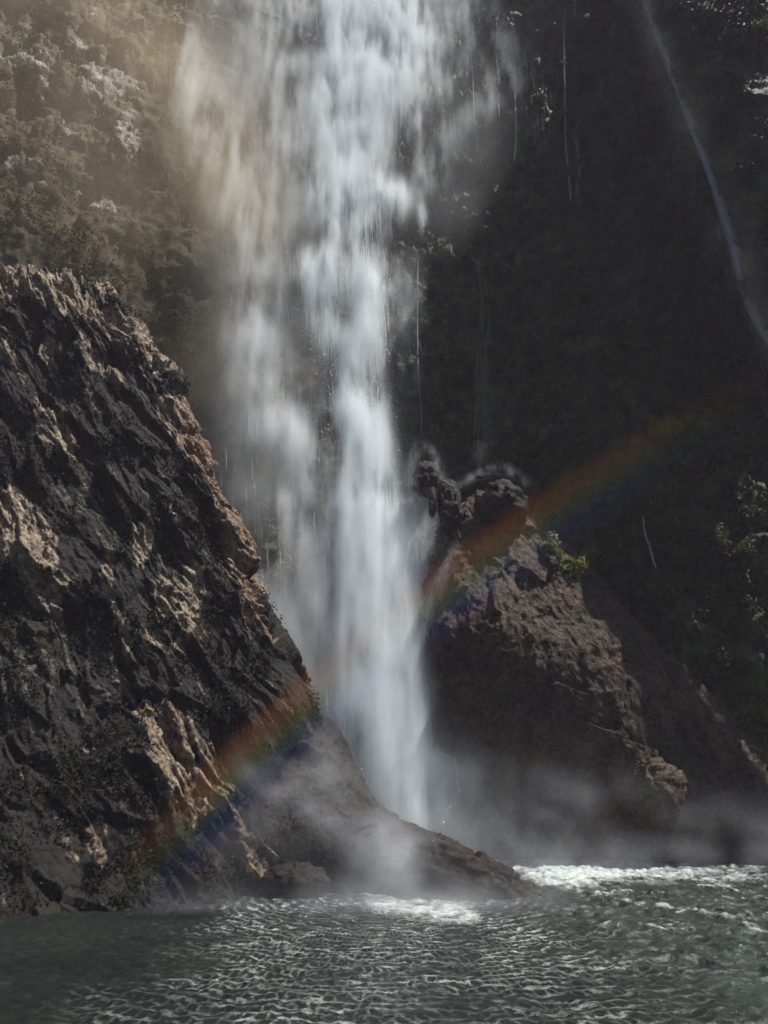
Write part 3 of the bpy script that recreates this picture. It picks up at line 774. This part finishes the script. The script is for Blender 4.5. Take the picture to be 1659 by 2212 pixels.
def sample_map(M, n, rng):
    p = M.ravel().astype(np.float64); p /= p.sum()
    k = rng.choice(M.size, n, p=p)
    return (k % MW + rng.random(n)) * 2, (k // MW + rng.random(n)) * 2
def drift(py):      # sideways lean of the stream, picture units across per unit down
    return np.interp(py, [0, 300, 600, 900, 1300, 1500, 1700], [-.02, -.06, .06, .05, .04, .02, .08])
def strands(M, n, length, rad, depth, seed, drift_k=1.0, k=7):
    M = M * (M > .12 * M.max())
    rng = np.random.default_rng(seed)
    px, py = sample_map(M, n, rng)
    L = rng.uniform(*length, n)
    off = rng.normal(0, depth, n)
    s = np.linspace(-.5, .5, k)
    PY = py[:, None] + s[None, :] * L[:, None]
    PX = px[:, None] + drift(py)[:, None] * drift_k * s[None, :] * L[:, None] + np.cumsum(rng.normal(0, .55, (n, k)), 1)
    W = fall_point(PX, PY, off[:, None])
    W[..., 2] = np.maximum(W[..., 2], .2)
    R = rng.uniform(*rad, n)[:, None] * np.sin(np.linspace(.12, math.pi - .12, k))[None, :] ** .7
    return tubes(W, R)
fall = bpy.data.objects.new('waterfall', None)
put(fall, 'tall white main waterfall plunging down the middle of the gorge', 'waterfall')
fall.location = (0, 0, 0)
def fall_part(name, M, n, length, rad, depth, seed, label=None, dk=1.0):
    V, q = strands(M, n, length, rad, depth, seed, dk)
    o = mesh_arrays(name, V, q, M_fall)
    return put(o, label, None, None, 'stuff', fall)
fall_part('upper_stream', np.clip(V_core, 0, None) ** 1.5 + .7 * V_mid, 4200, (16, 90), (.012, .036), 1.3, 401, 'broad bright upper stream')
fall_part('lower_stream', (V_low ** 1.5 * .5 + V_axis) * np.interp(YG, [1660, 1790], [1, 0]), 4600, (16, 100), (.012, .036), 1.1, 402, 'narrow bright lower stream')
fall_part('side_veil', (V_veil * .35 + .5 * V_wisp) * (np.arange(MW)[None, :] < 380), 350, (14, 60), (.010, .022), 2.6, 403, 'thin wide veil on the left of the main stream')
def droplets(name, M, n, rad, depth, seed, label):
    rng = np.random.default_rng(seed)
    px, py = sample_map(M, n, rng)
    W = fall_point(px, py, rng.normal(0, depth, n))
    R = rng.uniform(*rad, n) * (1 + 1.5 * (rng.random(n) < .06))
    o8 = np.array([[1,0,0],[-1,0,0],[0,1,0],[0,-1,0],[0,0,1.7],[0,0,-1.7]], float)
    V = (W[:, None, :] + R[:, None, None] * o8[None]).reshape(-1, 3)
    f = np.array([[0,2,4],[2,1,4],[1,3,4],[3,0,4],[2,0,5],[1,2,5],[3,1,5],[0,3,5]])
    T = (np.arange(n)[:, None, None] * 6 + f[None]).reshape(-1, 3)
    o = mesh_arrays(name, V, None, M_fall, None, T, False)
    return put(o, label, None, None, 'stuff', fall)
edge = np.clip(gblur(V_core + V_mid + V_low, 8) - .6 * (V_core ** 2 + V_mid ** 2 + V_low ** 2), 0, None)
droplets('droplets', edge + .25 * V_low + .3 * V_mid, 24000, (.022, .05), 1.6, 405, 'flying droplets around the bright stream')
print('strands', time.time() - T0)

WK = 1.7
# ------------------------------------------------------------------ mist over the foot of the falls
M_mist = vol_mat('mist', (.95, .97, 1.0), 0.0, 1.0)
def mist_box(name, label, lines, mn, mx, vox, depth_of, seed, gain, thick, feature=(5, 5, 4)):
    """low blown mist; lines are strokes seen from the front, depth_of(x, z) its distance ahead"""
    sh = tuple(int((mx[i] - mn[i]) / vox) for i in range(3))
    x, y, z = (np.linspace(mn[i], mx[i], sh[i]) for i in range(3))
    XX, ZZ = np.meshgrid(x, z, indexing='ij')
    YY = depth_of(XX, ZZ)
    M = line_mask(lines)
    px, py = proj(np.stack([XX, YY, ZZ], -1))
    size = [mx[i] - mn[i] for i in range(3)]
    n1 = cloud(sh, size, feature, 5, seed, .62)
    b = look(M, px, py)
    D = b[:, None, :] * np.exp(-((y[None, :, None] - YY[:, None, :]) / thick) ** 2) * np.clip(.75 + 2.7 * n1, 0, None) * gain
    return volume_obj(name, mn, mx, D.astype(np.float32), M_mist, label)
mist_box('mist', 'pale mist drifting off the wet spur and over the pool', [
  ([(560,1660),(630,1700),(700,1745),(770,1800),(800,1850)], (50, 60), .7), ([(690,1650),(760,1730),(830,1800)], (60, 60), .8), ([(820,1740),(850,1830),(840,1940)], (70, 90), 1.0),
  ([(790,1880),(760,1940)], 60, .5), ([(900,1950),(1000,1965),(1070,1990)], (50, 40), .8), ([(1000,1930),(1100,1940),(1180,1920)], 70, .5), ([(300,2120),(430,2040),(560,1990),(700,1960)], (120, 80), .34), ([(560,2020),(600,2000)], 60, .35),
  ([(560,1800),(660,1760)], 120, .15), ([(900,1800),(1000,1900)], 90, .3), ([(480,2120),(700,2060)], 130, .14)],
  (-30, 46, -.2), (22, 78, 26), .36, lambda x, z: 66.5 - .5 * np.clip(2.5 - z, 0, 2.5) * 4 + .12 * z, 61, .12, 2.6)
mist_box('mist', 'grey mist hanging in the hollow under the brown rock mound', [
  ([(960,1650),(1020,1740),(1080,1800),(1200,1840)], (70, 110), .8), ([(1000,1720),(1060,1700)], 70, .5), ([(1180,1700),(1230,1680),(1260,1720)], 60, .5), ([(1100,1850),(1300,1850),(1659,1840)], (60, 40), .55), ([(1330,1690),(1500,1760),(1659,1790)], (40, 60), .35), ([(920,1700),(980,1780),(1060,1850)], 90, .6)],
  (0, 80, -.2), (52, 95, 30), .4, lambda x, z: 87.0 + 0 * x, 62, .055, 2.5)

mist_box('mist', 'soft spray around the long thin waterfall on the upper right buttress', [([(1384,-20),(1410,75),(1445,150),(1480,240),(1520,350),(1549,425),(1575,510),(1595,575),(1610,650),(1630,710),(1665,760)], (34, 60), 1.0)], (22, 78, 40), (54, 90, 150), .55, lambda x, z: 84.0 + 0 * x, 63, .012, 1.6, (4, 4, 10))
mist_box('spray_veil', 'thin white veils of water over the humps and down the left flank of the brown mound', [
  ([(890,966),(905,958),(930,970),(948,1005),(957,1040)], 9, .9), ([(893,968),(890,1020),(893,1085)], 13, .7), ([(990,1050),(1020,1030),(1048,1010),(1090,1008),(1135,1040)], 9, .9), ([(1048,1012),(1040,1000),(1041,960)], 14, .3),
  ([(838,1120),(862,1090),(890,1072),(922,1080),(932,1112)], 10, .8), ([(870,1095),(875,1180),(880,1260)], 40, .3), ([(915,1085),(918,1180)], 30, .3),
  ([(985,1185),(955,1245),(922,1310),(905,1370),(895,1430),(903,1500),(908,1560)], (12, 26), 1.0), ([(905,1380),(915,1480),(925,1600)], 14, .5)],
  (0, 85.5, 8), (21, 92.8, 58), .2, lambda x, z: 88.0 + 2.5 * sstep(36, 43, z), 64, .13, .55, (.7, 2, 1.6))
M_gold = vol_mat('gold_tinted_drizzle', (1.0, .84, .58), 0.0, 1.0)  # warm sunlight and a faint second bow put into the drizzle's colour
def drizzle():
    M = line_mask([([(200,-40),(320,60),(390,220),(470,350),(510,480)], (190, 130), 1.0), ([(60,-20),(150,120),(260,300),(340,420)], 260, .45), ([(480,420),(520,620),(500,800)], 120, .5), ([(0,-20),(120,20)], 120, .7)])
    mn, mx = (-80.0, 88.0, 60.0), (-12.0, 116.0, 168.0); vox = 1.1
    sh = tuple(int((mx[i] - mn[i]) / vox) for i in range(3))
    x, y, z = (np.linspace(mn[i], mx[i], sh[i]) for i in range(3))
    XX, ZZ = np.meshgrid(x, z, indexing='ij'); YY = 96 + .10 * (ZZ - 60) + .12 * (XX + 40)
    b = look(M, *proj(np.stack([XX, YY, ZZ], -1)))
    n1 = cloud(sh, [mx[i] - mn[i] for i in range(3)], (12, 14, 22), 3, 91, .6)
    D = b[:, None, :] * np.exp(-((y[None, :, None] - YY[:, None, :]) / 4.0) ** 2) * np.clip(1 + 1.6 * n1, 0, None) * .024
    volume_obj('mist', mn, mx, D.astype(np.float32), M_gold, 'drizzle tinted gold to look sunlit, blowing across the upper left rock face')
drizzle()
# ------------------------------------------------------------------ rainbow: the bow's light painted as colours into a curved band of mist
def rainbow():
    Yr = 58.0
    pts = np.array([P(*q, Yr) for q in [(330,1880),(470,1725),(600,1590),(710,1490),(820,1405),(960,1300),(1110,1190),(1300,1055),(1440,960),(1650,850)]])
    A = np.c_[2 * pts[:, 0], 2 * pts[:, 2], np.ones(len(pts))]; bb = pts[:, 0] ** 2 + pts[:, 2] ** 2
    s = np.linalg.lstsq(A, bb, rcond=None)[0]
    cx, cz = s[0], s[1]; R = math.sqrt(s[2] + cx * cx + cz * cz)
    print('rainbow', cx, cz, R)
    vox = .4
    mn = (float(pts[:, 0].min()) - 6, -1.4, .0); mx = (float(pts[:, 0].max()) + 6, 1.4, float(pts[:, 2].max()) + 8)
    sh = (int((mx[0] - mn[0]) / vox), 8, int((mx[2] - mn[2]) / vox))
    x, y, z = (np.linspace(mn[i], mx[i], sh[i]) for i in range(3))
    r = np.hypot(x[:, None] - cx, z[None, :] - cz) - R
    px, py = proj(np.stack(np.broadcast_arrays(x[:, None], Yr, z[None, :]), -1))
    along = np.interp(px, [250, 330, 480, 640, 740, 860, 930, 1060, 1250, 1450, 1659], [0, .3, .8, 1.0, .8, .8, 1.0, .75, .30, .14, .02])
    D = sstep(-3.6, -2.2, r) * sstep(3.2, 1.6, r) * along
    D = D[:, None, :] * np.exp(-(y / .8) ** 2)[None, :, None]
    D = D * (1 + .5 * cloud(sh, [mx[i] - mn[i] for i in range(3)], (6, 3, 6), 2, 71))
    m = bpy.data.materials.new('rainbow_tinted_mist'); m.use_nodes = True; nt = m.node_tree; nt.nodes.clear(); N = NB(nt)
    v = N.n('ShaderNodeVolumePrincipled'); o = N.n('ShaderNodeOutputMaterial'); N.link(v.outputs[0], o.inputs['Volume'])
    t = N.n('ShaderNodeTexCoord'); sub = N.n('ShaderNodeVectorMath'); sub.operation = 'SUBTRACT'; N.link(t.outputs['Object'], sub.inputs[0]); sub.inputs[1].default_value = (cx, 0, cz)
    mul = N.n('ShaderNodeVectorMath'); mul.operation = 'MULTIPLY'; N.link(sub.outputs[0], mul.inputs[0]); mul.inputs[1].default_value = (1, 0, 1)
    ln = N.n('ShaderNodeVectorMath'); ln.operation = 'LENGTH'; N.link(mul.outputs[0], ln.inputs[0])
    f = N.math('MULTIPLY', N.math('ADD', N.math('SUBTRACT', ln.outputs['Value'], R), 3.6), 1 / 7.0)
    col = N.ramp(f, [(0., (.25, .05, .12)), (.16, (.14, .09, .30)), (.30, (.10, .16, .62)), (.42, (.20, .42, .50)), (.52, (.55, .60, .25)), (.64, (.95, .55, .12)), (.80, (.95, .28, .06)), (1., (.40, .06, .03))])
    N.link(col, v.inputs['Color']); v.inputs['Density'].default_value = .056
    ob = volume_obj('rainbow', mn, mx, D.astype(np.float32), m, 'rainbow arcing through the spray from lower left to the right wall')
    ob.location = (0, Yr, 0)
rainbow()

# ------------------------------------------------------------------ thin falls and trickles
def zr(*q): return [(829.5 + a * .5, b * .5) for a, b in q]
def zq(*q): return [(796 + a * .52, 862.7 + b * .52) for a, b in q]
def zs(*q): return [(464.5 + a * .48, 1526 + b * .48) for a, b in q]
def trickle(name, label, pts, width, n, surf, rad=(.02, .045), seed=0, off=.5, group=None, broken=.6, cat='trickle', ahead=None):
    rng = np.random.default_rng(seed)
    pts = np.array(pts, float)
    c = np.array([on_surface(surf, x, y, off) if ahead is None else P(x, y, ahead) for x, y in spline(pts, 12 if len(pts) > 2 else 8)])
    # smooth the path so the water falls free of small bumps
    for _ in range(3): c[1:-1] = (c[:-2] + 2 * c[1:-1] + c[2:]) / 4
    path = spline(c, 200)
    m = 10
    t0 = rng.random(n) * (1 - .1); L = np.clip(rng.exponential(broken, n) * .35 + .06, .05, 1 - t0)
    tt = t0[:, None] + np.linspace(0, 1, m)[None, :] * L[:, None]
    W = path[np.clip((tt * 199).astype(int), 0, 199)]
    w0, w1 = width if isinstance(width, tuple) else (width, width)
    sp = (w0 + (w1 - w0) * tt)
    W = W + np.stack([sp * rng.normal(0, .5, n)[:, None] + rng.normal(0, .02, (n, m)), rng.normal(0, .12, n)[:, None] + 0 * tt, rng.normal(0, .03, (n, m))], -1)
    W[..., 2] = np.maximum(W[..., 2], .25)
    R = rng.uniform(*rad, n)[:, None] * np.sin(np.linspace(.15, math.pi - .15, m))[None, :] ** .6
    V, q = tubes(W, R)
    o = mesh_arrays(name, V, q, M_thin)
    return put(o, label, cat, group)
WG = 'thin trickles down the shaded wall'
trickle('thin_waterfall', 'long thin waterfall sliding down the edge of the dark upper right buttress', zr((1110,-30),(1160,150),(1230,300),(1300,480),(1380,700),(1440,850),(1490,1020),(1530,1150),(1560,1300),(1600,1420),(1680,1500)), (.5, .9), 460, 'buttress', (.006, .017), 501, .6, None, .5, 'waterfall')
trickle('trickle', 'broken white thread of water just left of the buttress fall', zr((1440,950),(1460,1060),(1478,1195)), .12, 26, 'right', (.02, .04), 502, .8, WG)
trickle('trickle', 'longest dripping trickle down the middle of the shaded wall', zr((772,-20),(780,120),(782,300),(780,480),(783,600),(795,760),(800,880)), .16, 90, 'right', (.015, .035), 503, .8, WG, .35)
trickle('trickle', 'trickle fanning out below a bright lip near the top, beside the spray', zr((485,90),(487,180),(492,290),(495,380),(495,500)), (.5, .08), 90, 'right', (.015, .035), 504, .8, WG, .4)
trickle('trickle', 'beaded trickle, second from the spray cloud at the top', zr((545,170),(562,280),(568,400),(572,520),(572,700)), .16, 80, 'right', (.018, .04), 505, .8, WG, .4)
trickle('trickle', 'faint trickle closest to the spray cloud at the top', zr((376,200),(384,330),(390,450),(396,650)), .10, 50, 'right', (.012, .03), 506, .8, WG, .4)
trickle('trickle', 'short drip at the very top right of the longest trickle', zr((818,-20),(822,30),(826,80)), .12, 18, 'right', (.015, .03), 507, .8, WG)
trickle('trickle', 'short slanting drip low on the shaded wall, above the long green slope', zq((1140,470),(1152,560),(1172,640),(1192,710)), .12, 40, 'right', (.02, .045), 508, .8, WG, .3)
trickle('trickle', 'bright trickle falling beside the hanging green plants on the mound', zq((905,680),(918,790),(926,870),(930,945)), (.06, .22), 70, 'right', (.02, .045), 509, .8, WG, .35)
trickle('trickle', 'thin drip straight above the splashed hump', zr((146,1100),(150,1500),(152,1700),(154,1890)), .08, 40, 'right', (.012, .028), 510, .8, WG, .3)
trickle('trickle', 'pale veil of water hanging in mid wall below a splash point', zr((375,1085),(410,1150),(430,1250),(430,1450),(425,1700),(420,1940)), (.7, 2.2), 130, 'right', (.005, .011), 511, .8, WG, .4)
trickle('trickle', 'group of fine drips right of the longest trickle', zr((815,540),(830,650),(835,780),(830,880)), .6, 60, 'right', (.010, .024), 512, .8, WG, .2)
trickle('trickle', 'loose curtain of fine drips just right of the spray cloud', zr((260,150),(262,400),(266,700),(270,900)), 3.0, 110, 'right', (.008, .02), 531, .9, WG, .12)['kind'] = 'stuff'
trickle('trickle', 'scattered fine drips between the beaded and the longest trickle', zr((680,200),(690,500),(690,800)), 4.0, 90, 'right', (.007, .018), 532, .9, WG, .10)['kind'] = 'stuff'
trickle('trickle', 'lower end of the side stream curving right off the main fall', zr((135,780),(145,880),(160,940),(178,985)), .2, 70, 'right', (.015, .035), 513, .8, WG, .4)
trickle('cascade', 'small cascade splashing over the wet hump above the stumps', zq((195,195),(190,260),(192,330),(192,420)), .9, 130, 'right', (.008, .022), 514, 3.6, None, .4, 'cascade', 95.5)
trickle('cascade', 'bright ragged stream running down the left flank of the brown mound', zq((350,640),(300,740),(240,860),(208,970),(190,1090),(210,1230)), (.8, 1.9), 200, 'mound', (.012, .035), 518, 2.0, None, .16, 'cascade')
trickle('trickle', 'narrow jet dropping along the lower left side of the mound', zq((238,1190),(246,1320),(252,1480)), .16, 70, 'mound', (.02, .04), 519, .7, None, .4)
trickle('trickle', 'short drip falling from the lip of the hollow', zq((360,1490),(368,1570),(378,1645)), .14, 60, 'mound', (.02, .04), 520, 2.4, None, .4)
trickle('trickle', 'fine drips down the dark face at the foot of the spur', zs((950,570),(960,640),(985,740),(990,800)), 1.1, 90, 'spur', (.006, .013), 521, .25, None, .10)['kind'] = 'stuff'
print('trickles', time.time() - T0)

# ------------------------------------------------------------------ plants
def leaf_mat(name, a, b):
    m, nt, p = mat_new(name); N = NB(nt)
    N.link(N.mix(N.ramp(N.noise(.6, 4, .6, N.coord()), [(.35, 0.), (.65, 1.)]), a, b), p.inputs['Base Color'])
    p.inputs['Roughness'].default_value = .6; p.inputs['Specular IOR Level'].default_value = .08
    return m
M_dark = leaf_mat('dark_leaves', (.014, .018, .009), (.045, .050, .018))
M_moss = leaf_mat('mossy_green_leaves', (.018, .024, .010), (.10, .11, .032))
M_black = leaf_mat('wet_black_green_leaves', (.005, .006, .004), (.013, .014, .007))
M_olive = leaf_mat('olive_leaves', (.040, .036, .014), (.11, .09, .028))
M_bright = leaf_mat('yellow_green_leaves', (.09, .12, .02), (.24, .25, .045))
def leaf_quads(C, Nn, size, rng):
    n = len(C)
    a = rng.normal(0, 1, (n, 3)); a -= Nn * (a * Nn).sum(-1, keepdims=True) * .5; a /= np.linalg.norm(a, axis=-1, keepdims=True)
    b = np.cross(a, Nn + .8 * rng.normal(0, 1, (n, 3))); b /= np.linalg.norm(b, axis=-1, keepdims=True) + 1e-9
    s = rng.uniform(.6, 1.3, n)[:, None] * size
    tip = a * s; w = b * s * .38
    V = np.stack([C - tip * .5, C + w, C + tip * .7 + np.array([0, 0, -.15]) * s, C - w], 1).reshape(-1, 3)
    return V, np.arange(n * 4).reshape(-1, 4)
def ground_cover(name, label, G, bare, n, size, mat, seed, clump, box=None):
    rng = np.random.default_rng(seed)
    nn = towards_cam(G, normals(G)).reshape(-1, 3); V = G.reshape(-1, 3)
    px, py = proj(V)
    w = (1 - np.clip(bare.ravel() * 1.4, 0, 1)) * (px > -60) * (px < 1720) * (py > -60) * (py < 1960)
    w = w * sstep(-.25, .45, pn(V / clump, seed)) * sstep(-.5, .4, pn(V / (clump * .25), seed + 1))
    w = w / w.sum()
    k = rng.choice(len(V), n, p=w)
    C = V[k] + rng.normal(0, .25, (n, 3)) + nn[k] * rng.uniform(.0, .55, (n, 1))
    v, q = leaf_quads(C, nn[k], size, rng)
    put(mesh_arrays(name, v, q, mat, None, None, False), label, None, None, 'stuff')
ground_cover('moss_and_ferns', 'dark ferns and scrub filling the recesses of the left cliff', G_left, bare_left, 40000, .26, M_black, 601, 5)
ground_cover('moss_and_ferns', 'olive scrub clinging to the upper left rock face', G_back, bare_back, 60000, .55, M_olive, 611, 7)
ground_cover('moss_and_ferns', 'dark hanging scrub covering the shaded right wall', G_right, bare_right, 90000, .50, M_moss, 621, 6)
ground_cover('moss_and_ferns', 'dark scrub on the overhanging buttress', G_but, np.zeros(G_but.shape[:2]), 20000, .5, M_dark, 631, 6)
def bush(px, py, surf, size, n, label, mat, seed, hang=0.0):
    rng = np.random.default_rng(seed)
    c = on_surface(surf, px, py, .3)
    root = bpy.data.objects.new('bush', None); root.location = c
    put(root, label, 'bush', 'bushes on the right side of the gorge')
    nc = 26
    cl = rng.normal(0, .45, (nc, 3)) * np.array([size, size * .5, size * .6]); cl[:, 2] -= hang * np.abs(rng.normal(0, 1, nc)) * size
    cl += np.array([0, -.3 * size, .25 * size])
    C = cl[rng.integers(0, nc, n)] + rng.normal(0, .16, (n, 3)) * size
    v, q = leaf_quads(C, np.tile(np.array([[.2, -.6, .75]]), (n, 1)), .22 + .04 * size, rng)
    o = mesh_arrays('leaves', v, q, mat, None, None, False); put(o, None, None, None, 'stuff', root)
    W = np.stack([np.array([0, .3, 0]) * (1 - t) + cl[:10] * t + np.array([0, 0, .15]) * t * (1 - t) for t in np.linspace(0, 1, 6)], 1)
    V, q = tubes(W, np.linspace(.06, .015, 6)[None, :].repeat(10, 0) * max(1, size * .5))
    put(mesh_arrays('stems', V, q, M_bark), None, None, None, 'stuff', root)
M_bark, _nt, _b = mat_new('bark'); _b.inputs['Base Color'].default_value = (.05, .038, .028, 1); _b.inputs['Roughness'].default_value = .9
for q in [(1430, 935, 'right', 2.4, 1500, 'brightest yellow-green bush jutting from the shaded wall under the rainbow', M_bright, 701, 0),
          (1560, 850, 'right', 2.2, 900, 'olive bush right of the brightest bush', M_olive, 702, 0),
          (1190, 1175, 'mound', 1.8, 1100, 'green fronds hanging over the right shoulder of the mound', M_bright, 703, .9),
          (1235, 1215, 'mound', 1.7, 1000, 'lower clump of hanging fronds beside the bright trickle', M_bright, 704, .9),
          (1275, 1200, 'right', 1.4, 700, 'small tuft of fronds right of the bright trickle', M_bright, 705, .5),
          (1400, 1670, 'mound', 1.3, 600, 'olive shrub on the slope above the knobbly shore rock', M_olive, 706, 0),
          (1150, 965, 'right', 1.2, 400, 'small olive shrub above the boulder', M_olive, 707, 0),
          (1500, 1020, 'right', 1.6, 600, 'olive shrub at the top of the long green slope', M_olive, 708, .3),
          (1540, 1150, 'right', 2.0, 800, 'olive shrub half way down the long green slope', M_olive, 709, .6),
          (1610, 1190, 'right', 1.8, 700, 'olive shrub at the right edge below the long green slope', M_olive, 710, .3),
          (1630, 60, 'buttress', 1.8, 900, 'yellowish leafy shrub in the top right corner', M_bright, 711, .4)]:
    bush(*q)
print('plants', time.time() - T0)

# ------------------------------------------------------------------ haze over the whole gorge
def haze():
    mn, mx = (-120, -12, -1.5), (120, 160, 190)
    v = [(x, y, z) for x in (mn[0], mx[0]) for y in (mn[1], mx[1]) for z in (mn[2], mx[2])]
    f = [(0,1,3,2),(4,6,7,5),(0,4,5,1),(2,3,7,6),(0,2,6,4),(1,5,7,3)]
    m = vol_mat('haze_air', (.92, .82, 1.0), 0.0, .00022)
    o = mesh_arrays('haze', np.array(v, float), np.array(f), m, None, None, False)
    put(o, 'thin grey air filling the gorge', None, None, 'stuff')
haze()
print('done', time.time() - T0)
